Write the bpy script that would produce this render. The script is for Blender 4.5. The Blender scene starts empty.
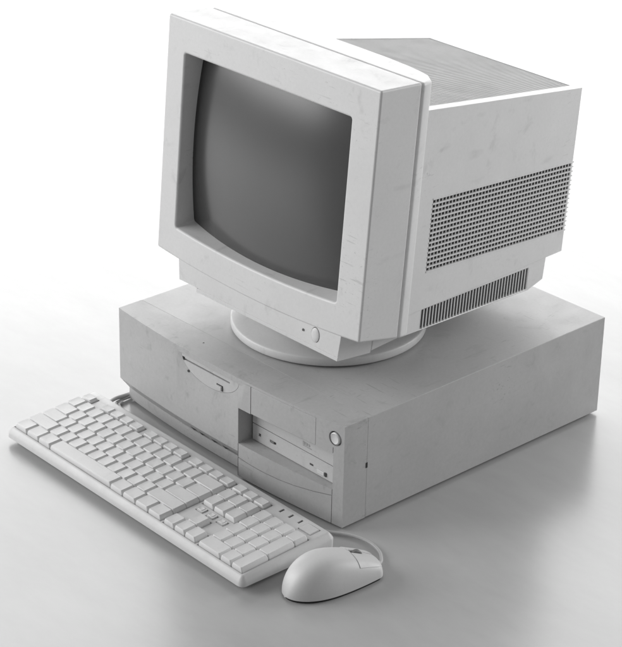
import bpy, bmesh, math, random
from mathutils import Matrix, Vector, Euler
random.seed(4)
S = bpy.context.scene
C = S.collection
R = math.radians

# ------------------------------------------------------------------ materials
def nodes(name):
    m = bpy.data.materials.new(name); m.use_nodes = True
    nt = m.node_tree
    return m, nt, nt.nodes['Principled BSDF']

def plastic(name, col=.5, rough=.42, var=.06, dirt=.25, spec=.5, scale=9., dirtcol=.22, bump=.05, scuff=.5):
    """aged moulded plastic / painted steel: mottled tone, grime smudges, fine grain"""
    m, nt, b = nodes(name)
    N, L = nt.nodes.new, nt.links.new
    tc = N('ShaderNodeTexCoord')
    geo = N('ShaderNodeNewGeometry')
    n1 = N('ShaderNodeTexNoise'); n1.inputs['Scale'].default_value = scale; n1.inputs['Detail'].default_value = 6
    L(geo.outputs['Position'], n1.inputs['Vector'])
    r1 = N('ShaderNodeMapRange'); r1.inputs[1].default_value = .3; r1.inputs[2].default_value = .7
    r1.inputs[3].default_value = 1 - var * .6; r1.inputs[4].default_value = 1 + var * .6
    L(n1.outputs[0], r1.inputs[0])
    n4 = N('ShaderNodeTexNoise'); n4.inputs['Scale'].default_value = 240; n4.inputs['Detail'].default_value = 8; n4.inputs['Roughness'].default_value = .7
    L(geo.outputs['Position'], n4.inputs['Vector'])
    r4 = N('ShaderNodeMapRange'); r4.inputs[1].default_value = .3; r4.inputs[2].default_value = .7
    r4.inputs[3].default_value = 1 - var * .6; r4.inputs[4].default_value = 1 + var * .6
    L(n4.outputs[0], r4.inputs[0])
    mm = N('ShaderNodeMath'); mm.operation = 'MULTIPLY'; L(r1.outputs[0], mm.inputs[0]); L(r4.outputs[0], mm.inputs[1])
    # blotchy grime
    n2 = N('ShaderNodeTexNoise'); n2.inputs['Scale'].default_value = scale * 3.2; n2.inputs['Detail'].default_value = 9
    n2.inputs['Roughness'].default_value = .68; n2.inputs['Distortion'].default_value = .6
    L(geo.outputs['Position'], n2.inputs['Vector'])
    r2 = N('ShaderNodeMapRange'); r2.inputs[1].default_value = .585; r2.inputs[2].default_value = .74
    r2.inputs[3].default_value = 0; r2.inputs[4].default_value = dirt * .8
    L(n2.outputs[0], r2.inputs[0])
    # scuffs: stretched noise
    mp = N('ShaderNodeMapping'); mp.inputs['Scale'].default_value = (60, 14, 40); mp.inputs['Rotation'].default_value = (.5, .3, .9)
    L(geo.outputs['Position'], mp.inputs['Vector'])
    n3 = N('ShaderNodeTexNoise'); n3.inputs['Scale'].default_value = 1.; n3.inputs['Detail'].default_value = 7
    L(mp.outputs[0], n3.inputs['Vector'])
    r3 = N('ShaderNodeMapRange'); r3.inputs[1].default_value = .64; r3.inputs[2].default_value = .74
    r3.inputs[3].default_value = 0; r3.inputs[4].default_value = dirt * scuff
    L(n3.outputs[0], r3.inputs[0])
    base = N('ShaderNodeMix'); base.data_type = 'RGBA'; base.blend_type = 'MULTIPLY'; base.inputs[0].default_value = 1
    base.inputs[6].default_value = (col, col, col, 1)
    L(mm.outputs[0], base.inputs[7])
    d1 = N('ShaderNodeMix'); d1.data_type = 'RGBA'
    L(r2.outputs[0], d1.inputs[0]); L(base.outputs[2], d1.inputs[6]); d1.inputs[7].default_value = (dirtcol,) * 3 + (1,)
    d2 = N('ShaderNodeMix'); d2.data_type = 'RGBA'
    L(r3.outputs[0], d2.inputs[0]); L(d1.outputs[2], d2.inputs[6]); d2.inputs[7].default_value = (dirtcol * .7,) * 3 + (1,)
    last = d2.outputs[2]
    for rot, sc_, lo in (((.2, .5, .8), (26, 360, 330), .64), ((1.1, -.4, .3), (300, 45, 310), .65)):
        mq = N('ShaderNodeMapping'); mq.inputs['Scale'].default_value = sc_; mq.inputs['Rotation'].default_value = rot
        L(geo.outputs['Position'], mq.inputs['Vector'])
        nq = N('ShaderNodeTexNoise'); nq.inputs['Scale'].default_value = 1.; nq.inputs['Detail'].default_value = 3
        L(mq.outputs[0], nq.inputs['Vector'])
        rq = N('ShaderNodeMapRange'); rq.inputs[1].default_value = lo; rq.inputs[2].default_value = lo + .05
        rq.inputs[3].default_value = 0; rq.inputs[4].default_value = dirt * .9
        L(nq.outputs[0], rq.inputs[0])
        gq = N('ShaderNodeMapRange'); gq.inputs[1].default_value = .54; gq.inputs[2].default_value = .66
        gq.inputs[3].default_value = 0; gq.inputs[4].default_value = 1; L(n1.outputs[0], gq.inputs[0])
        wq = N('ShaderNodeMath'); wq.operation = 'MULTIPLY'; L(rq.outputs[0], wq.inputs[0]); L(gq.outputs[0], wq.inputs[1])
        dq = N('ShaderNodeMix'); dq.data_type = 'RGBA'
        L(wq.outputs[0], dq.inputs[0]); L(last, dq.inputs[6]); dq.inputs[7].default_value = (dirtcol * .6,) * 3 + (1,)
        last = dq.outputs[2]
    L(last, b.inputs['Base Color'])
    rr = N('ShaderNodeMapRange'); rr.inputs[1].default_value = .3; rr.inputs[2].default_value = .7
    rr.inputs[3].default_value = rough - .05; rr.inputs[4].default_value = rough + .09
    L(n2.outputs[0], rr.inputs[0]); L(rr.outputs[0], b.inputs['Roughness'])
    b.inputs['Specular IOR Level'].default_value = spec
    g = N('ShaderNodeTexNoise'); g.inputs['Scale'].default_value = 900; g.inputs['Detail'].default_value = 2
    L(geo.outputs['Position'], g.inputs['Vector'])
    bp = N('ShaderNodeBump'); bp.inputs['Strength'].default_value = bump; bp.inputs['Distance'].default_value = .0005
    L(g.outputs[0], bp.inputs['Height']); L(bp.outputs[0], b.inputs['Normal'])
    return m

M_SHELL = plastic('monitor_plastic', .63, .40, .05, .30, scale=10.)
M_CASE = plastic('case_paint', .43, .36, .08, .42)
M_FRONT = plastic('case_bezel_plastic', .42, .42, .09, .50, scale=12., dirtcol=.19)
M_KB = plastic('keyboard_plastic', .58, .42, .04, .14)
M_KEY = plastic('keycap_plastic', .63, .45, .04, .16, scale=14)
M_MOUSE = plastic('mouse_plastic', .60, .42, .03, .12)
M_PLATE = plastic('vent_plastic', .36, .5, .06, .2)
M_DRIVE = plastic('drive_plastic', .50, .4, .05, .3)
M_BTN = plastic('button_plastic', .60, .35, .03, .1)
M_DARK = plastic('near_black', .012, .6, .05, .0)  # for dark parts, and for shade given by colour behind grille and vents
M_GREY = plastic('grey_rubber', .16, .5, .05, .1)
M_CABLE = plastic('cable_vinyl', .50, .38, .04, .15)
M_LED = plastic('dark_lens', .05, .25, .02, .0)

def glass():
    m, nt, b = nodes('picture_tube_glass')
    N, L = nt.nodes.new, nt.links.new
    tc = N('ShaderNodeTexCoord'); sp = N('ShaderNodeSeparateXYZ'); L(tc.outputs['Generated'], sp.inputs[0])
    # phosphor area inside a black unlit rim
    def edge(out, lo, hi):
        a = N('ShaderNodeMath'); a.operation = 'SUBTRACT'; L(out, a.inputs[0]); a.inputs[1].default_value = .5
        c = N('ShaderNodeMath'); c.operation = 'ABSOLUTE'; L(a.outputs[0], c.inputs[0])
        r = N('ShaderNodeMapRange'); r.inputs[1].default_value = lo; r.inputs[2].default_value = hi
        L(c.outputs[0], r.inputs[0]); return r.outputs[0]
    ex = edge(sp.outputs[0], .462, .474); ez = edge(sp.outputs[2], .466, .482)
    mx = N('ShaderNodeMath'); mx.operation = 'MAXIMUM'; L(ex, mx.inputs[0]); L(ez, mx.inputs[1])
    mix = N('ShaderNodeMix'); mix.data_type = 'RGBA'
    mix.inputs[6].default_value = (.042, .042, .042, 1); mix.inputs[7].default_value = (.012, .012, .012, 1)
    L(mx.outputs[0], mix.inputs[0]); L(mix.outputs[2], b.inputs['Base Color'])
    b.inputs['Roughness'].default_value = .16
    b.inputs['Specular IOR Level'].default_value = .6
    n = N('ShaderNodeTexNoise'); n.inputs['Scale'].default_value = 6; n.inputs['Detail'].default_value = 8
    geo = N('ShaderNodeNewGeometry'); L(geo.outputs['Position'], n.inputs['Vector'])
    r = N('ShaderNodeMapRange'); r.inputs[3].default_value = .21; r.inputs[4].default_value = .27
    L(n.outputs[0], r.inputs[0]); L(r.outputs[0], b.inputs['Roughness'])
    return m
M_GLASS = glass()

def floor_mat():
    m, nt, b = nodes('studio_table_top')
    N, L = nt.nodes.new, nt.links.new
    geo = N('ShaderNodeNewGeometry')
    mp = N('ShaderNodeMapping'); mp.inputs['Scale'].default_value = (1, 2.4, 1); mp.inputs['Rotation'].default_value = (0, 0, .72)
    L(geo.outputs['Position'], mp.inputs['Vector'])
    n = N('ShaderNodeTexNoise'); n.inputs['Scale'].default_value = 6; n.inputs['Detail'].default_value = 8; n.inputs['Roughness'].default_value = .62
    L(mp.outputs[0], n.inputs['Vector'])
    r = N('ShaderNodeMapRange'); r.inputs[1].default_value = .3; r.inputs[2].default_value = .7
    r.inputs[3].default_value = FLOOR_COL * .94; r.inputs[4].default_value = FLOOR_COL * 1.06
    L(n.outputs[0], r.inputs[0]); L(r.outputs[0], b.inputs['Base Color'])
    r2 = N('ShaderNodeMapRange'); r2.inputs[1].default_value = .3; r2.inputs[2].default_value = .7
    r2.inputs[3].default_value = .245; r2.inputs[4].default_value = .26
    L(n.outputs[0], r2.inputs[0]); L(r2.outputs[0], b.inputs['Roughness'])
    b.inputs['Specular IOR Level'].default_value = .9
    return m
FLOOR_COL = .43

# ------------------------------------------------------------------ mesh helpers
def quad_loft(bm, A, B, caps=True):
    """join two rings of equal length (lists of 3-D points)"""
    a = [bm.verts.new(p) for p in A]; b = [bm.verts.new(p) for p in B]
    n = len(a)
    for i in range(n):
        bm.faces.new((a[i], a[(i + 1) % n], b[(i + 1) % n], b[i]))
    if caps:
        bm.faces.new(a[::-1]); bm.faces.new(b)
    return a, b

def box(bm, lo, hi):
    (x0, y0, z0), (x1, y1, z1) = lo, hi
    quad_loft(bm, [(x0, y0, z0), (x1, y0, z0), (x1, y1, z0), (x0, y1, z0)], [(x0, y0, z1), (x1, y0, z1), (x1, y1, z1), (x0, y1, z1)])

def hexa(bm, p):   # eight points: bottom ring then top ring
    quad_loft(bm, p[:4], p[4:])

def disc(bm, rings, n=96, cx=0, cy=0, caps=True):
    """lathe about z: rings = [(r, z), ...] from bottom to top"""
    prev = None; first = None
    for r, z in rings:
        cur = [bm.verts.new((cx + r * math.cos(2 * math.pi * i / n), cy + r * math.sin(2 * math.pi * i / n), z)) for i in range(n)]
        if prev:
            for i in range(n):
                bm.faces.new((prev[i], prev[(i + 1) % n], cur[(i + 1) % n], cur[i]))
        else: first = cur
        prev = cur
    if caps:
        bm.faces.new(first[::-1]); bm.faces.new(prev)

def tube(bm, pts, r, n=12, sub=8):
    P = [Vector(p) for p in pts]
    path = []
    for i in range(len(P) - 1):
        p0 = P[max(i - 1, 0)]; p1 = P[i]; p2 = P[i + 1]; p3 = P[min(i + 2, len(P) - 1)]
        for k in range(sub):
            t = k / sub
            path.append(.5 * ((2 * p1) + (p2 - p0) * t + (2 * p0 - 5 * p1 + 4 * p2 - p3) * t * t + (3 * p1 - p0 - 3 * p2 + p3) * t ** 3))
    path.append(P[-1])
    prev = None
    for i, p in enumerate(path):
        d = (path[min(i + 1, len(path) - 1)] - path[max(i - 1, 0)]).normalized()
        s = d.cross(Vector((0, 0, 1)));
        if s.length < 1e-4: s = Vector((1, 0, 0))
        s.normalize(); u = s.cross(d)
        cur = [bm.verts.new(p + (s * math.cos(2 * math.pi * k / n) + u * math.sin(2 * math.pi * k / n)) * r) for k in range(n)]
        if prev:
            for k in range(n):
                bm.faces.new((prev[k], prev[(k + 1) % n], cur[(k + 1) % n], cur[k]))
        else: bm.faces.new(cur[::-1])
        prev = cur
    bm.faces.new(prev)

def raw(name, bm):
    bmesh.ops.recalc_face_normals(bm, faces=bm.faces[:])
    me = bpy.data.meshes.new(name); bm.to_mesh(me); bm.free()
    o = bpy.data.objects.new(name, me); C.objects.link(o)
    return o

def cut(bm, cutters, name='tmp'):
    """boolean difference: returns a new bmesh (cutters: list of bmesh)"""
    o = raw(name, bm)
    for c in cutters:
        co = raw('cutter', c)
        md = o.modifiers.new('b', 'BOOLEAN'); md.operation = 'DIFFERENCE'; md.solver = 'EXACT'; md.object = co
        bpy.context.view_layer.update()
        dg = bpy.context.evaluated_depsgraph_get()
        me = bpy.data.meshes.new_from_object(o.evaluated_get(dg))
        o.modifiers.clear(); old = o.data; o.data = me; bpy.data.meshes.remove(old)
        cm = co.data; bpy.data.objects.remove(co); bpy.data.meshes.remove(cm)
    out = bmesh.new(); out.from_mesh(o.data)
    me = o.data; bpy.data.objects.remove(o); bpy.data.meshes.remove(me)
    bmesh.ops.remove_doubles(out, verts=out.verts[:], dist=1e-6)
    bmesh.ops.dissolve_degenerate(out, edges=out.edges[:], dist=1e-6)
    return out

def obj(name, bm, mat, parent=None, xf=None, bevel=0., seg=2, sharp=35, smooth=True, blimit=30):
    """ONE mesh object; xf maps the build coordinates to world, the parent's location is taken off"""
    if xf is not None:
        for v in bm.verts: v.co = xf @ v.co
    if parent is not None:
        loc = parent.get('_loc', None)
        base = Vector(loc) if loc is not None else Vector((0, 0, 0))
        for v in bm.verts: v.co -= base
    bmesh.ops.recalc_face_normals(bm, faces=bm.faces[:])
    me = bpy.data.meshes.new(name); bm.to_mesh(me); bm.free()
    o = bpy.data.objects.new(name, me); C.objects.link(o)
    me.materials.append(mat)
    if smooth:
        for p in me.polygons: p.use_smooth = True
        me.set_sharp_from_angle(angle=R(sharp))
    if bevel:
        md = o.modifiers.new('bevel', 'BEVEL'); md.width = bevel; md.segments = seg
        md.limit_method = 'ANGLE'; md.angle_limit = R(blimit); md.harden_normals = True
        md.use_clamp_overlap = True; md.miter_outer = 'MITER_ARC'
    if parent is not None:
        o.parent = parent
        o['_loc'] = list(parent['_loc'])
    return o

def thing(name, label, cat, loc):
    o = bpy.data.objects.new(name, None); C.objects.link(o)
    o.location = loc; o['label'] = label; o['category'] = cat; o['_loc'] = list(loc)
    o.empty_display_size = .05
    return o

# ------------------------------------------------------------------ setting
bm = bmesh.new()
g = 40
box(bm, (-14, -10, -.05), (10, 14, 0))
fl = obj('floor', bm, floor_mat(), smooth=False); fl['kind'] = 'structure'

# ------------------------------------------------------------------ desktop computer
W, D, H = .4311, .4661, .1415
YB = .0381                # rear of the front bezel
ZB = .0042                 # underside, standing on feet
BOW = .013
def bow(x): return -BOW * (1 - ((x - W / 2) / (W / 2)) ** 2)

pc = thing('desktop_computer', 'flat grey desktop computer case with bowed drive front, lying under the monitor', 'computer', (W / 2, D / 2, 0))

def bowed(bm, x0, x1, z0, z1, off, yback, n=24):
    """slab whose front follows the bowed face, set back by off"""
    xs = [x0 + (x1 - x0) * i / n for i in range(n + 1)]
    ring = [(x, bow(x) + off) for x in xs] + [(x1, yback), (x0, yback)]
    quad_loft(bm, [(x, y, z0) for x, y in ring], [(x, y, z1) for x, y in ring])

def band(pts, w, depth, n=1):
    """cutter for a narrow groove along pts [(x,z)] on the bowed face"""
    b = bmesh.new()
    fine = []
    for (xa, za), (xb, zb) in zip(pts[:-1], pts[1:]):
        for k in range(8): fine.append((xa + (xb - xa) * k / 8, za + (zb - za) * k / 8))
    fine.append(pts[-1])
    rings = []
    for i, (x, z) in enumerate(fine):
        a = fine[max(i - 1, 0)]; c = fine[min(i + 1, len(fine) - 1)]
        dx, dz = c[0] - a[0], c[1] - a[1]; l = math.hypot(dx, dz); nx, nz = -dz / l * w / 2, dx / l * w / 2
        y0, y1 = bow(x) - .01, bow(x) + depth
        rings.append([b.verts.new(p) for p in ((x - nx, y0, z - nz), (x + nx, y0, z + nz), (x + nx, y1, z + nz), (x - nx, y1, z - nz))])
    for p, q in zip(rings[:-1], rings[1:]):
        for k in range(4): b.faces.new((p[k], p[(k + 1) % 4], q[(k + 1) % 4], q[k]))
    b.faces.new(rings[0][::-1]); b.faces.new(rings[-1])
    return b

# front bezel: bowed block, then everything is cut out of it
fb = bmesh.new(); bowed(fb, 0, W, ZB, H, 0, YB - .0001, 40)
XD = .2535
cs = []
c = bmesh.new()            # undercut beneath the door half
n = 20
xs = [-.02 + (XD + .02) * i / n for i in range(n + 1)]
prof = [(-.03, .0392), (0, .0392), (.0150, .0200), (.0150, -.02), (-.03, -.02)]
prev = None
for x in xs:
    cur = [c.verts.new((x, bow(x) + a, z)) for a, z in prof]
    if prev:
        for k in range(5): c.faces.new((prev[k], prev[(k + 1) % 5], cur[(k + 1) % 5], cur[k]))
    else: c.faces.new(cur[::-1])
    prev = cur
c.faces.new(prev); cs.append(c)
c = bmesh.new(); box(c, (.2540, -.04, .0508), (.4137, .030, .1003)); cs.append(c)           # drive recess
c = bmesh.new(); box(c, (.2758, -.04, .1001), (.3865, .030, .1380)); cs.append(c)           # blank cover opening
cs.append(band([(XD + .0006, -.01), (XD + .0006, .0506)], .0011, .004))
cs.append(band([(.4140, -.01), (.4140, .1085)], .0010, .0022))
cs.append(band([(XD, .0310), (.275, .0290), (.300, .0282), (.329, .0292), (.355, .0318), (.385, .0365), (.4138, .0425)], .0012, .0016))
# floppy scoop: shallow half-ellipse dish with sloping wall
c = bmesh.new()
cx, cz = .1965, .1338
def ell(a, bb, y):
    pts = [(cx + a * math.cos(math.pi + math.pi * i / 40), y, cz + bb * math.sin(math.pi + math.pi * i / 40)) for i in range(41)]
    return pts
quad_loft(c, ell(.0760, .0480, -.0155), ell(.0565, .0300, -.0098)); cs.append(c)
c = bmesh.new(); quad_loft(c, ell(.0556, .0291, -.0130), ell(.0556, .0291, .024)); cs.append(c)
c = bmesh.new(); disc(c, [(.0098, -.01), (.0098, .006)], 40)                                 # power button hole
bmesh.ops.transform(c, matrix=Matrix.Translation((.4168, -.002, .1212)) @ Matrix.Rotation(R(90), 4, 'X'), verts=c.verts[:]); cs.append(c)
for a, b_ in ((.149, .163), (.166, .187), (.191, .209), (.213, .241)):                        # intake slots under the door edge
    c = bmesh.new(); box(c, (a, -.02, .0208), (b_, .026, .0285)); cs.append(c)
c = bmesh.new(); disc(c, [(.0013, H - .003), (.0013, H + .003)], 16, .151, .0179); cs.append(c)
fb = cut(fb, cs)
front = obj('front_bezel', fb, M_FRONT, pc, bevel=.0013, seg=3)

bm = bmesh.new(); bowed(bm, .2764, .3859, .1006, .1374, .0002, .026); obj('drive_bay_cover', bm, M_FRONT, pc, bevel=.0007)
# steel cover behind the bezel
bm = bmesh.new(); box(bm, (0, YB, ZB), (W, D, H)); obj('case_cover', bm, M_CASE, pc, bevel=.0007, seg=3)
bm = bmesh.new(); box(bm, (.004, YB - .004, ZB + .002), (W - .004, YB + .004, H - .003)); obj('chassis', bm, M_DARK, pc)
for fx in (.04, W - .04):
    for fy in (.06, D - .05):
        bm = bmesh.new(); disc(bm, [(.011, .0), (.012, .0046)], 24, fx, fy); obj('foot', bm, M_GREY, pc)
# lock slot on the right seam
bm = bmesh.new(); box(bm, (W - .002, .0364, .0735), (W + .0004, .0392, .0805)); obj('lock_slot', bm, M_DARK, pc)

# floppy drive inside the scoop
bm = bmesh.new(); quad_loft(bm, ell(.0553, .0288, -.0099), ell(.0553, .0288, .02))
c = bmesh.new(); box(c, (.1425, -.02, .1250), (.2345, .004, .1272))
c2 = bmesh.new(); box(c2, (.1424, -.02, .1240), (.1475, .004, .1290))
bm = cut(bm, [c, c2])
fd = obj('floppy_drive', bm, M_DRIVE, pc, bevel=.0003)
bm = bmesh.new(); box(bm, (.1430, -.0060, .1248), (.2343, -.0050, .1274)); obj('disk_slot', bm, M_GREY, fd)
bm = bmesh.new(); box(bm, (.1426, -.0085, .1242), (.1473, -.0075, .1288)); obj('slot_end', bm, M_DARK, fd)
bm = bmesh.new(); box(bm, (.2105, -.0126, .1098), (.2205, -.0095, .1155)); obj('eject_button', bm, M_DRIVE, fd, bevel=.0006)
bm = bmesh.new(); box(bm, (.2097, -.0103, .1091), (.2215, -.0097, .1165)); obj('button_surround', bm, M_DARK, fd)
bm = bmesh.new(); disc(bm, [(.0016, -.001), (.0016, .001)], 16); bmesh.ops.transform(bm, matrix=Matrix.Translation((.1550, -.0101, .1125)) @ Matrix.Rotation(R(90), 4, 'X'), verts=bm.verts[:]); obj('indicator_light', bm, M_LED, fd)

# optical drive set back in the recess
bm = bmesh.new(); box(bm, (.2580, .008, .0516), (.4128, .029, .0990))
def hole(bm, x, z, w, h, y0=-.0, y1=.011): box(bm, (x - w / 2, y0, z - h / 2), (x + w / 2, y1, z + h / 2))
c = bmesh.new(); hole(c, .3354, .0745, .160, .0012)
c2 = bmesh.new(); hole(c2, .2713, .0620, .0042, .0042)
c3 = bmesh.new(); hole(c3, .2960, .0620, .0115, .0034)
od = obj('optical_drive', cut(bm, [c, c2, c3]), M_DRIVE, pc, bevel=.0004)
bm = bmesh.new(); hole(bm, .2713, .0620, .0042, .0042, .0104, .0108); obj('headphone_socket', bm, M_DARK, od)
bm = bmesh.new(); hole(bm, .2950, .0620, .0070, .0030, .0072, .0105); obj('volume_wheel', bm, M_GREY, od, bevel=.0004)
bm = bmesh.new(); hole(bm, .3840, .0580, .0125, .0050, .0062, .0085); obj('eject_button', bm, M_BTN, od, bevel=.0005)
bm = bmesh.new(); hole(bm, .3922, .0580, .0024, .0052, .0066, .0085); obj('indicator_light', bm, M_LED, od)  # plain dark block at the right end of the eject button
bm = bmesh.new(); hole(bm, .3665, .0612, .0055, .0022, .0075, .0085); obj('indicator_light', bm, M_LED, od)
bm = bmesh.new()           # small embossed disc emblem
for k in range(3):
    hole(bm, .352 + k * .0045, .0850, .0034, .0044 - .0006 * k, .0076, .0085)
hole(bm, .3580, .0815, .0150, .0010, .0076, .0085)
obj('disc_emblem', bm, M_PLATE, od)

# power button
bm = bmesh.new(); disc(bm, [(.0078, -.006), (.0078, .0014), (.0066, .0024), (.0060, .0020), (.0002, .0018)], 48)
bmesh.ops.transform(bm, matrix=Matrix.Translation((.4168, -.0005, .1212)) @ Matrix.Rotation(R(90), 4, 'X'), verts=bm.verts[:])
obj('power_button', bm, M_BTN, pc, sharp=50)

# ------------------------------------------------------------------ monitor
CAM = Vector((2.04777142, -1.56645082, 1.35779823))
MW, MH = .36508, .3003
s = 1.03
XF = (Matrix.Translation(CAM) @ Matrix.Scale(s, 4) @ Matrix.Translation(-CAM) @ Matrix.Translation((.0837, -.0014, .2584))
      @ Matrix.Rotation(.0059, 4, 'Z') @ Matrix.Rotation(-.0755, 4, 'X'))
DX, DY = .2133, .1755
mo = thing('computer_monitor', 'bulky pale tube monitor with blank dark screen, standing on the flat computer case', 'monitor', (DX, DY, H))

# bezel
def bezel_ring(y, zlow, bowz):
    n = 24
    low = [(MW * i / n, y, zlow - bowz * (1 - ((i / n - .5) / .5) ** 2)) for i in range(n + 1)]
    return low + [(MW, y, MH), (0, y, MH)]
bm = bmesh.new(); quad_loft(bm, bezel_ring(0, 0, .0105), bezel_ring(.0645, -.0094, .006))
def open_rect(y):
    t = y / .04
    xa, xb = .0325 + .0030 * t, .3226 - .0050 * t
    low = []
    for i in range(21):
        f = i / 20
        low.append((xa + (xb - xa) * f, y, .0350 + .0060 * t - .0075 * (1 - ((f - .5) / .5) ** 2)))
    return low + [(xb, y, .2588 - .006 * t), (xa, y, .2588 - .006 * t)]
c = bmesh.new(); quad_loft(c, open_rect(-.01), open_rect(.08))
obj('front_bezel', cut(bm, [c]), M_SHELL, mo, XF, bevel=.0028, seg=4, sharp=40)
# tube face: part of a sphere
bm = bmesh.new()
nx, nz = 40, 32
Rg = .70; gx, gz = .1780, .1440
hw, hh = .148, .1190
g = [[bm.verts.new((gx + hw * (2 * i / nx - 1), 0.0060 + Rg - math.sqrt(Rg ** 2 - (hw * (2 * i / nx - 1)) ** 2 - (hh * (2 * j / nz - 1)) ** 2), gz + hh * (2 * j / nz - 1))) for i in range(nx + 1)] for j in range(nz + 1)]
for j in range(nz):
    for i in range(nx): bm.faces.new((g[j][i], g[j][i + 1], g[j + 1][i + 1], g[j + 1][i]))
obj('screen', bm, M_GLASS, mo, XF, sharp=180)
bm = bmesh.new(); box(bm, (.02, .050, .02), (.345, .060, .275)); obj('tube_mask', bm, M_DARK, mo, XF)
# chin
bm = bmesh.new()
A = [(.0400, .004), (.0440, -.0306), (.0765, -.0306), (.0775, -.0362), (.3315, -.0362), (.3352, .004)]
quad_loft(bm, [(x, .0015, z) for x, z in A], [(x, .0560, z - .002) for x, z in A])
c = bmesh.new(); box(c, (.079, -.01, -.0314), (.40, .0024, -.0305))
c3 = bmesh.new(); disc(c3, [(1, -1), (1, 1)], 40); bmesh.ops.transform(c3, matrix=Matrix.Translation((.2923, .0015, -.0165)) @ Matrix.Rotation(R(90), 4, 'X') @ Matrix.Diagonal((.0072, .0096, .003, 1)), verts=c3.verts[:])
ch = obj('control_panel', cut(bm, [c, c3]), M_SHELL, mo, XF, bevel=.0009)
bm = bmesh.new(); disc(bm, [(1, -1), (1, .3), (.85, .62), (.4, .8), (.02, .84)], 40)
bmesh.ops.transform(bm, matrix=Matrix.Translation((.2923, .0015, -.0165)) @ Matrix.Rotation(R(90), 4, 'X') @ Matrix.Diagonal((.0065, .0089, .0018, 1)), verts=bm.verts[:])
obj('power_button', bm, M_SHELL, mo, XF, sharp=50)
bm = bmesh.new(); disc(bm, [(.0016, -.0008), (.0016, .0008)], 20); bmesh.ops.transform(bm, matrix=Matrix.Translation((.2717, .0015, -.0172)) @ Matrix.Rotation(R(90), 4, 'X'), verts=bm.verts[:])
obj('indicator_light', bm, M_LED, mo, XF)
# hood behind the seam: bowed in plan
def hood_ring(z, zc, grow=0):
    pts = [(MW + grow, .0658), (MW + grow - .0006, .071), (MW - .0045, .0825), (MW - .0105, .0905)]
    arc = [(.3369, .1040), (.318, .1095), (.295, .1135), (.265, .1165), (.225, .1180), (.1825, .1185)]
    half = pts + arc
    other = [(MW - x, y) for x, y in half[::-1]][1:]
    return [(x, y, z - zc * max(0, (y - .066)) / .05) for x, y in half + other]
bm = bmesh.new(); quad_loft(bm, hood_ring(-.0105, .010), hood_ring(.2998, .004))
obj('rear_hood', bm, M_SHELL, mo, XF, bevel=.0042, seg=5, sharp=28, blimit=40)
bm = bmesh.new(); box(bm, (.004, .060, -.004), (MW - .004, .070, MH - .004)); obj('seam_filler', bm, M_DARK, mo, XF)
# rear housing
def hx(y): return .353 - .1185 * (y - .1)
def top(y): return .2607 - .0968 * (y - .0968)
def ledge(y): return .0102 + .012 * (y - .1)
def ring(y, z0, z1, inset=0): return [(MW - hx(y) + inset, y, z0), (hx(y) - inset, y, z0), (hx(y) - inset, y, z1), (MW - hx(y) + inset, y, z1)]
bm = bmesh.new(); quad_loft(bm, ring(.085, ledge(.085), top(.085)), ring(.407, ledge(.407), top(.407)))
cs = []
def gz_top(y): return .1488 - .0515 * (y - .1167)
def gz_bot(y): return .0580 - .0525 * (y - .1180)
GD = .0200
def side_block(b, y0, y1, zb0, zt0, zb1, zt1, d0, d1):
    """block on the right flank between depths d0 (outer, negative = proud) and d1"""
    def P(y, d, z): return (hx(y) - d, y, z)
    hexa(b, [P(y0, d1, zb0), P(y0, d0, zb0), P(y1, d0, zb1), P(y1, d1, zb1), P(y0, d1, zt0), P(y0, d0, zt0), P(y1, d0, zt1), P(y1, d1, zt1)])
c = bmesh.new(); side_block(c, .1172, .4035, gz_bot(.1172), gz_top(.1172), gz_bot(.4035), gz_top(.4035), -.02, GD); cs.append(c)
# shallow recess of the ribbed top plate
def tp(x, y, dz): return (x, y, top(y) + dz)
c = bmesh.new()
a0, a1 = .0855, .3985
bord = .0135
hexa(c, [tp(MW - hx(a0) + bord, a0, -.004), tp(hx(a0) - bord, a0, -.004), tp(hx(a1) - bord, a1, -.004), tp(MW - hx(a1) + bord, a1, -.004),
         tp(MW - hx(a0) + bord, a0, .02), tp(hx(a0) - bord, a0, .02), tp(hx(a1) - bord, a1, .02), tp(MW - hx(a1) + bord, a1, .02)]); cs.append(c)
hs = obj('rear_housing', cut(bm, cs), M_SHELL, mo, XF, bevel=.0014, seg=2)
# ribbed plate
bm = bmesh.new()
n = 84
e = bord + .0008
ya, yb = .100, .3970
for i in range(n):
    def px(y, f): return (MW - hx(y) + e) + (2 * hx(y) - MW - 2 * e) * f
    f0 = i / n; f1 = (i + .58) / n
    hexa(bm, [tp(px(ya, f0), ya, -.006), tp(px(ya, f1), ya, -.006), tp(px(yb, f1), yb, -.006), tp(px(yb, f0), yb, -.006),
              tp(px(ya, f0), ya, -.0006), tp(px(ya, f1), ya, -.0006), tp(px(yb, f1), yb, -.0006), tp(px(yb, f0), yb, -.0006)])
e = bord + .0004
hexa(bm, [tp(MW - hx(.09) + e, .09, -.0055), tp(hx(.09) - e, .09, -.0055), tp(hx(.398) - e, .398, -.0055), tp(MW - hx(.398) + e, .398, -.0055),
          tp(MW - hx(.09) + e, .09, -.0022), tp(hx(.09) - e, .09, -.0022), tp(hx(.398) - e, .398, -.0022), tp(MW - hx(.398) + e, .398, -.0020)])
obj('top_vent_plate', bm, M_PLATE, hs, XF, smooth=False)
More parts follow.
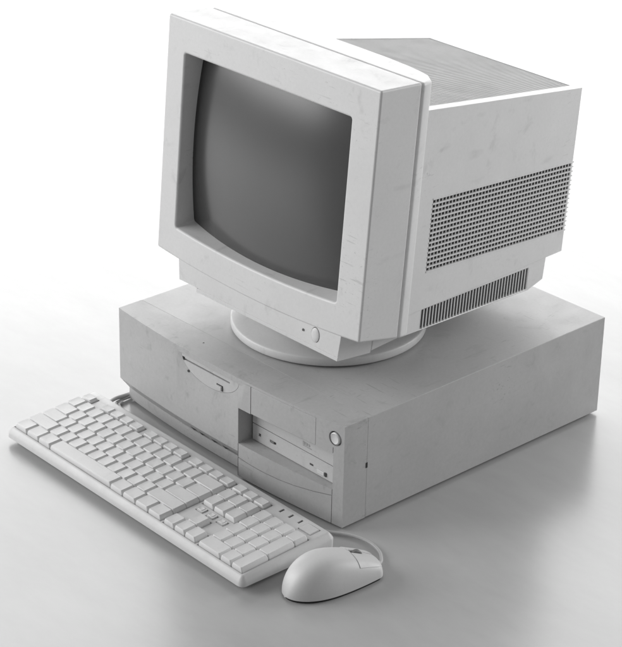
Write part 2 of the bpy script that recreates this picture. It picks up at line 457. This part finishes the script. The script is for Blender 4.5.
# side grille: long slats in front of short uprights over a solid near-black block, shade put in as colour
bm = bmesh.new(); nr = 15
for k in range(nr + 1):
    f = k / nr; hgt = .0018
    def zz(y): return gz_bot(y) + (gz_top(y) - gz_bot(y)) * f
    y0, y1 = .1168, .4088
    side_block(bm, y0, y1, zz(y0) - hgt / 2, zz(y0) + hgt / 2, zz(y1) - hgt / 2, zz(y1) + hgt / 2, -.0007, .0014)
ncol = 44
for k in range(ncol + 1):
    y0 = .1172 + (.4055 - .1172) * k / ncol - .00065; y1 = y0 + .0013
    side_block(bm, y0, y1, gz_bot(y0), gz_top(y0), gz_bot(y1), gz_top(y1), .0006, .0014)
obj('side_grille', bm, M_SHELL, hs, XF, smooth=False)
bm = bmesh.new(); side_block(bm, .1175, .4000, gz_bot(.1175) + .0003, gz_top(.1175) - .0003, gz_bot(.400) + .0003, gz_top(.400) - .0003, .0034, GD + .0005)
obj('grille_shade_block', bm, M_DARK, hs, XF, smooth=False)
# lower tub with slot vents
LI = .0012
bm = bmesh.new()
prof = [(.080, .020), (.080, -.0162), (.342, -.0238), (.3730, -.0160), (.3760, .030)]
quad_loft(bm, [(MW - hx(y) + LI, y, z) for y, z in prof], [(hx(y) - LI, y, z) for y, z in prof])
cs = []
VY0, VY1 = .1172, .3375
def vt(y): return .0086 - .006 * (y - .119)
def vb(y): return -.0160 - .0240 * (y - .116)
c = bmesh.new(); side_block(c, VY0, VY1, vb(VY0), vt(VY0), vb(VY1), vt(VY1), -.01, LI + .0195)
lt = obj('lower_housing', cut(bm, [c]), M_SHELL, mo, XF, bevel=.0016, seg=2)
bm = bmesh.new(); nv = 36
for k in range(nv + 1):
    y0 = VY0 + (VY1 - VY0) * k / nv - .00085; y1 = y0 + .0017
    if k == 0: y0 += .0009
    if k == nv: y1 -= .0009
    side_block(bm, y0, y1, vb(y0) - .0002, vt(y0) + .0002, vb(y1) - .0002, vt(y1) + .0002, LI + .0002, LI + .0014)
obj('slot_vent', bm, M_SHELL, lt, XF, smooth=False)
bm = bmesh.new(); side_block(bm, VY0, VY1, vb(VY0), vt(VY0), vb(VY1), vt(VY1), LI + .0032, LI + .0200)
obj('vent_shade_block', bm, M_DARK, lt, XF, smooth=False)  # solid near-black fill: the shade between the vent bars is its colour
# neck under the tub and the swivel foot
bm = bmesh.new()
A = [(.050, -.0345), (.3315, -.0345), (.335, -.012), (.045, -.012)]
B = [(.085, -.0375), (.290, -.0375), (.30, -.012), (.07, -.012)]
quad_loft(bm, [(x, .0566, z - .002) for x, z in A], [(x, .280, z) for x, z in B])
obj('base_tray', bm, M_SHELL, mo, XF, bevel=.002)
bm = bmesh.new(); disc(bm, [(.1215, H + .0012), (.1250, H + .0024), (.1262, H + .0040), (.1262, H + .0118), (.1256, H + .0130), (.1240, H + .0136), (.1205, H + .0144), (.112, H + .0165), (.100, H + .0195), (.080, H + .034), (.07, H + .044), (.065, H + .052)], 128, DX, DY)
ft = obj('swivel_foot', bm, M_SHELL, mo, sharp=60)
bm = bmesh.new(); disc(bm, [(.118, H - .0001), (.118, H + .0016)], 96, DX, DY); obj('rubber_ring', bm, M_DARK, ft)

# ------------------------------------------------------------------ keyboard
u = .02019
KL = Vector((-.00399, -.16824, 0))
kb = thing('keyboard', 'long pale keyboard lying flat in front of the computer case', 'keyboard', KL)
KM = Matrix.Translation((-.00399, -.16824, .02225)) @ Matrix.Rotation(-.01567, 4, 'Z') @ Matrix.Rotation(.0534, 4, 'X') @ Matrix.Rotation(.00241, 4, 'Y')
def rrect(x0, x1, y0, y1, r, n=8):
    pts = []
    for cx_, cy_, a0 in ((x1 - r, y1 - r, 0), (x0 + r, y1 - r, 90), (x0 + r, y0 + r, 180), (x1 - r, y0 + r, 270)):
        for i in range(n + 1):
            a = R(a0 + 90 * i / n); pts.append((cx_ + r * math.cos(a), cy_ + r * math.sin(a)))
    return pts
X0, X1, Y0, Y1 = -.22 * u, 22.74 * u, -.19 * u, 6.50 * u
bm = bmesh.new()
def low(x, y, z):   # point over the floor at height z below keyboard coordinates (x, y)
    p = KM @ Vector((x, y, 0)); p.z = z; return p
sect = []
for grow, h, isz in ((-.20, .0030, 1), (-.16, .0070, 1), (.17, .0074, 1), (.24, .0086, 1), (.24, None, -.0088), (.19, None, -.0066), (.06, None, -.0026), (-.03, None, -.0006), (-.08, None, 0)):
    ring_ = rrect(X0 - grow * u, X1 + grow * u, Y0 - grow * u, Y1 + grow * u, max(.16 + grow, .12) * u)
    sect.append([low(x, y, h) if h is not None else KM @ Vector((x, y, isz)) for x, y in ring_])
prev = None
for sc_ in sect:
    cur = [bm.verts.new(p) for p in sc_]
    if prev:
        for i in range(len(cur)): bm.faces.new((prev[i], prev[(i + 1) % len(cur)], cur[(i + 1) % len(cur)], cur[i]))
    else: bm.faces.new(cur[::-1])
    prev = cur
bm.faces.new(prev)
def well(x0, x1, y0, y1):
    c = bmesh.new(); m_ = .06
    box(c, ((x0 - m_) * u, (y0 - m_) * u, -.0028), ((x1 + m_) * u, (y1 + m_) * u, .02))
    bmesh.ops.transform(c, matrix=KM, verts=c.verts[:]); return c
FY0, FY1 = 5.20, 5.86
wells = [(0, 15, 0, 5), (0, 1, FY0, FY1), (2, 6, FY0, FY1), (6.5, 10.5, FY0, FY1), (11, 15, FY0, FY1), (15.25, 18.25, FY0, FY1),
         (15.25, 18.25, 3, 5), (15.25, 18.25, 0, 1), (16.25, 17.25, 1.0, 2), (18.5, 22.5, 0, 5)]
for k in range(3): wells.append((15.48 + k * .95, 16.07 + k * .95, 2.32, 2.70))
wells += [(19.05 + k * .83, 19.10 + k * .83, 5.80, 6.10) for k in range(3)] + [(21.2, 22.2, 5.42, 6.14)]
body = obj('keyboard_body', cut(bm, [well(*w) for w in wells]), M_KB, kb, sharp=32)
for q in ((.02, .02), (.43, .02), (.02, .115), (.43, .115)):
    bm = bmesh.new(); p = KM @ Vector((q[0], q[1], 0)); disc(bm, [(.006, 0), (.006, .0052)], 16, p.x, p.y); obj('rubber_foot', bm, M_GREY, kb)

def key_mesh(w, d, hgt, flat=False, L=None):
    """sculpted keycap: tapered skirt, dished top"""
    bm = bmesh.new(); g_ = .022
    def outline(ix0, ix1, iy0, iy1, z, dish=0):
        x0, x1, y0, y1 = ix0, w - ix1, iy0, d - iy1
        n = 6; pts = []
        r = .07
        for cx_, cy_, a0 in ((x1 - r, y1 - r, 0), (x0 + r, y1 - r, 90), (x0 + r, y0 + r, 180), (x1 - r, y0 + r, 270)):
            for i in range(n + 1):
                a = R(a0 + 90 * i / n); pts.append((cx_ + r * math.cos(a), cy_ + r * math.sin(a)))
        return [(x * u, y * u, z) for x, y in pts]
    secs = [outline(g_, g_, .004, .004, -.0030), outline(g_ + .008, g_ + .01, .008, .005, .0014),
            outline(.05, .165, .075, .012, hgt - .0008), outline(.07, .185, .098, .024, hgt - .0002)]
    prev = None
    for sc_ in secs:
        cur = [bm.verts.new(p) for p in sc_]
        if prev:
            for i in range(len(cur)): bm.faces.new((prev[i], prev[(i + 1) % len(cur)], cur[(i + 1) % len(cur)], cur[i]))
        prev = cur
    # dished top: an inner ring slightly lower
    inner = []
    cx_ = sum(v.co.x for v in prev) / len(prev); cy_ = sum(v.co.y for v in prev) / len(prev)
    for v in prev: inner.append(bm.verts.new((cx_ + (v.co.x - cx_) * .62, cy_ + (v.co.y - cy_) * .75, hgt - .0005)))
    for i in range(len(prev)): bm.faces.new((prev[i], prev[(i + 1) % len(prev)], inner[(i + 1) % len(prev)], inner[i]))
    bm.faces.new(inner)
    bmesh.ops.recalc_face_normals(bm, faces=bm.faces[:])
    me = bpy.data.meshes.new('keycap'); bm.to_mesh(me); bm.free()
    for p in me.polygons: p.use_smooth = True
    me.set_sharp_from_angle(angle=R(38))
    me.materials.append(M_KEY)
    return me
cache = {}
def key(name, x, y, w=1, d=1, hgt=.0054):
    k = (round(w, 3), round(d, 3), hgt)
    if k not in cache: cache[k] = key_mesh(*k)
    o = bpy.data.objects.new(name, cache[k]); C.objects.link(o)
    o.parent = kb
    m_ = Matrix.Translation(-KL) @ KM @ Matrix.Translation((x * u, y * u, random.uniform(-.0002, .0002))) @ Euler((random.uniform(-.012, .012), random.uniform(-.012, .012), random.uniform(-.008, .008))).to_matrix().to_4x4()
    o.location = m_.to_translation(); o.rotation_euler = m_.to_euler()
    return o
x = 0
for i, w in enumerate((1.25, 1.25, 1.25, 6.25, 1.25, 1.25, 1.25, 1.25)):
    key('space_bar' if i == 3 else 'modifier_key', x, 0, w, 1, .0054 if i != 3 else .0051); x += w
key('shift_key', 0, 1, 2.25); key('shift_key', 12.25, 1, 2.75)
for i in range(10): key('letter_key', 2.25 + i, 1)
key('caps_lock_key', 0, 2, 1.75); key('enter_key', 12.75, 2, 2.25)
for i in range(11): key('letter_key', 1.75 + i, 2)
key('tab_key', 0, 3, 1.5); key('backslash_key', 13.5, 3, 1.5)
for i in range(12): key('letter_key', 1.5 + i, 3, hgt=.0055)
for i in range(13): key('number_key', i, 4, hgt=.0058)
key('backspace_key', 13, 4, 2, hgt=.0058)
key('escape_key', 0, FY0, 1, FY1 - FY0, .0040)
for x0 in (2, 6.5, 11):
    for i in range(4): key('function_key', x0 + i, FY0, 1, FY1 - FY0, .0040)
for i in range(3): key('function_key', 15.25 + i, FY0, 1, FY1 - FY0, .0040)
for i in range(3):
    key('navigation_key', 15.25 + i, 3); key('navigation_key', 15.25 + i, 4)
    key('arrow_key', 15.25 + i, 0)
key('arrow_key', 16.25, 1)
for i in range(3): key('power_key', 15.46 + i * .95, 2.30, .63, .42, .0020)
key('keypad_key', 18.5, 0, 2); key('keypad_key', 20.5, 0)
for r_ in (1, 2, 3):
    for i in range(3): key('keypad_key', 18.5 + i, r_)
for i in range(4): key('keypad_key', 18.5 + i, 4)
key('keypad_key', 21.5, 0, 1, 2); key('keypad_key', 21.5, 2, 1, 2)
for k in range(3):
    bm = bmesh.new(); box(bm, ((19.03 + k * .83) * u, 5.78 * u, -.0030), ((19.12 + k * .83) * u, 6.12 * u, -.0012)); obj('indicator_light', bm, M_LED, kb, KM)
# raised badge plate right of the lights
bm = bmesh.new()
quad_loft(bm, [(x * u, y * u, -.0034) for x, y in ((21.18, 5.40), (22.22, 5.40), (22.22, 6.16), (21.18, 6.16))], [(x * u, y * u, .0012) for x, y in ((21.21, 5.43), (22.19, 5.43), (22.19, 6.13), (21.21, 6.13))])
obj('badge_plate', bm, M_KB, kb, KM, bevel=.0004)
bm = bmesh.new(); tube(bm, [(.020, -.034, .010), (.004, -.024, .010), (-.003, -.008, .009), (-.005, .012, .007), (-.010, .05, .004), (-.010, .2, .003), (-.004, .42, .003), (.06, .52, .003)], .0030)
obj('cable', bm, M_CABLE, kb)

# ------------------------------------------------------------------ mouse
MC = Vector((.5080, -.0905, 0)); HEAD = R(80)
ms = thing('computer_mouse', 'pale rounded computer mouse with dark scroll wheel beside the keyboard', 'mouse', MC)
LM, WM, HM = .125, .063, .0445
XM = Matrix.Translation(MC) @ Matrix.Rotation(HEAD, 4, 'Z')
def wid(t):   # half width along the body, t: 0 palm end .. 1 button end
    a = (max(0, 1 - ((.43 - t) / .43) ** 2.2) ** .5) if t < .43 else 1 - .30 * ((t - .43) / .57) ** 1.7
    if t > .93: a *= (max(0, 1 - ((t - .93) / .07) ** 2 * .55)) ** .5
    return WM / 2 * a
def hei(t):
    a = (max(0, 1 - ((.40 - t) / .40) ** 2.1) ** .52) if t < .40 else 1 - .60 * ((t - .40) / .60) ** 1.55
    if t > .95: a *= (max(0, 1 - ((t - .95) / .05) ** 2 * .35)) ** .5
    return HM * a
def msurf(t, a, k=1., up=0.):
    """a: 0..pi across the back of the mouse"""
    ca, sa = math.cos(a), math.sin(a)
    ex = .72
    y = wid(t) * math.copysign(abs(ca) ** ex, ca) * k
    z = .0035 + (hei(t) - .0035) * abs(sa) ** .82 * k + up
    return Vector(((t - .5) * LM, y, z))
bm = bmesh.new()
NT, NA = 64, 48
ts = [.5 - .5 * math.cos(math.pi * i / NT) for i in range(NT + 1)]
ts[0] = .0008
prev = None
for t in ts:
    cur = [bm.verts.new(msurf(t, math.pi * j / NA)) for j in range(NA + 1)]
    if prev:
        for j in range(NA): bm.faces.new((prev[j], prev[j + 1], cur[j + 1], cur[j]))
        bm.faces.new((prev[NA], prev[0], cur[0], cur[NA]))
    else: bm.faces.new(cur[::-1])
    prev = cur
bm.faces.new(prev)
c = bmesh.new(); box(c, (.0255, -.0036, -.0), (.0415, .0036, .05))
obj('mouse_body', cut(bm, [c]), M_MOUSE, ms, XM, sharp=50)
# buttons: thin shells over the front third
for sgn in (0, 1):
    bm = bmesh.new(); nt, na = 22, 20
    a0, a1 = (R(40), R(88)) if sgn == 0 else (R(92), R(140))
    outer, innr = [], []
    for i in range(nt + 1):
        t = .70 + (.992 - .70) * i / nt
        # cut away where the wheel sits
        row_o, row_i = [], []
        for j in range(na + 1):
            a = a0 + (a1 - a0) * j / na
            p = msurf(t, a); nrm = Vector((0, p.y, p.z * .9)).normalized()
            if .0250 < p.x < .0420 and abs(p.y) < .0039: p.y = math.copysign(.0039, .5 - sgn)
            row_o.append(bm.verts.new(p + nrm * .0007)); row_i.append(bm.verts.new(p - nrm * .0006))
        outer.append(row_o); innr.append(row_i)
    for i in range(nt):
        for j in range(na):
            bm.faces.new((outer[i][j], outer[i][j + 1], outer[i + 1][j + 1], outer[i + 1][j]))
            bm.faces.new((innr[i][j], innr[i + 1][j], innr[i + 1][j + 1], innr[i][j + 1]))
    for j in range(na):
        bm.faces.new((outer[0][j], innr[0][j], innr[0][j + 1], outer[0][j + 1])); bm.faces.new((outer[nt][j], outer[nt][j + 1], innr[nt][j + 1], innr[nt][j]))
    for i in range(nt):
        bm.faces.new((outer[i][0], outer[i + 1][0], innr[i + 1][0], innr[i][0])); bm.faces.new((outer[i][na], innr[i][na], innr[i + 1][na], outer[i + 1][na]))
    obj('mouse_button', bm, M_MOUSE, ms, XM, sharp=40)
bm = bmesh.new(); disc(bm, [(.0072, -.0030), (.0084, -.002), (.0084, .002), (.0072, .0030)], 40)
bmesh.ops.transform(bm, matrix=XM @ Matrix.Translation((.0335, 0, hei(.5 + .0335 / LM) + .0030 - .0084)) @ Matrix.Rotation(R(90), 4, 'X'), verts=bm.verts[:])
obj('scroll_wheel', bm, M_GREY, ms)
bm = bmesh.new(); ring_ = []
A = [(msurf(t, 0).x * .97, msurf(t, 0).y * .94, 0) for t in ts[2:]] + [(msurf(t, math.pi).x * .97, msurf(t, math.pi).y * .94, 0) for t in ts[:1:-1]]
quad_loft(bm, A, [(x, y, .0042) for x, y, z in A]); obj('mouse_base', bm, M_DARK, ms, XM)
tip = XM @ Vector((.5 * LM - .002, 0, .008))
bm = bmesh.new()
tube(bm, [tip, (.5200, -.0235, .006), (.5120, -.0125, .0035), (.497, -.0015, .0028), (.478, .0035, .0028), (.459, .0015, .0028), (.4415, -.0060, .0028), (.425, -.0165, .0028), (.40, -.0225, .0028), (.30, -.0235, .0028), (.15, -.0215, .0028), (.05, -.0185, .0028), (.010, -.010, .003), (.0025, .0005, .003), (-.0035, .02, .003), (-.004, .3, .003), (.0, .45, .003), (.09, .52, .003)], .0020)
cb = obj('cable', bm, M_CABLE, ms)
bm = bmesh.new(); tube(bm, [tip - Vector((.0003, .003, 0)), tip + Vector((.0002, .003, -.0003)), (.5200, -.0235, .0062)], .0030)
obj('strain_relief', bm, M_CABLE, cb)

for o in list(C.objects):
    if '_loc' in o: del o['_loc']

# ------------------------------------------------------------------ light
w = bpy.data.worlds.new('World'); S.world = w; w.use_nodes = True
bg = w.node_tree.nodes['Background']; bg.inputs[0].default_value = (1, 1, 1, 1); bg.inputs[1].default_value = .26
def area(name, loc, target, sx, sy, L):
    l = bpy.data.lights.new(name, 'AREA'); l.shape = 'RECTANGLE'; l.size = sx; l.size_y = sy
    l.energy = L * math.pi * sx * sy
    o = bpy.data.objects.new(name, l); C.objects.link(o); o.location = loc
    o.rotation_euler = (Vector(target) - Vector(loc)).to_track_quat('-Z', 'Y').to_euler()
    return o
area('back_softbox', (-2.1, 2.2, 1.5), (.2, .1, .5), 5.2, 2.8, 2.5)
area('left_softbox', (-2.1, -2.0, 1.25), (.2, .1, .25), 2.4, 1.9, 5.3)
area('right_softbox', (1.9, 3.3, 1.3), (.3, .2, .3), 2.0, 1.8, 6.0)

# ------------------------------------------------------------------ camera
az, el, roll = .8369, .4519, .0142
v = Vector((math.sin(az) * math.cos(el), -math.cos(az) * math.cos(el), math.sin(el)))
fw = -v; rt = fw.cross(Vector((0, 0, 1))).normalized(); up = rt.cross(fw)
c_, s_ = math.cos(roll), math.sin(roll)
rt, up = c_ * rt + s_ * up, -s_ * rt + c_ * up
cam = bpy.data.cameras.new('camera'); co = bpy.data.objects.new('camera', cam); C.objects.link(co)
m = Matrix((rt, up, -fw)).transposed().to_4x4(); m.translation = CAM; co.matrix_world = m
cam.sensor_fit = 'VERTICAL'; cam.sensor_height = 24
cam.lens = 2173.77 / 647 * 24
cam.shift_x = (311 - 277.94) / 647
cam.shift_y = -(323.5 - 331.40) / 647
cam.clip_end = 100
S.camera = co
S.view_settings.view_transform = 'Standard'; S.view_settings.look = 'None'; S.view_settings.gamma = 1; S.view_settings.exposure = .32
S.cycles.max_bounces = 8
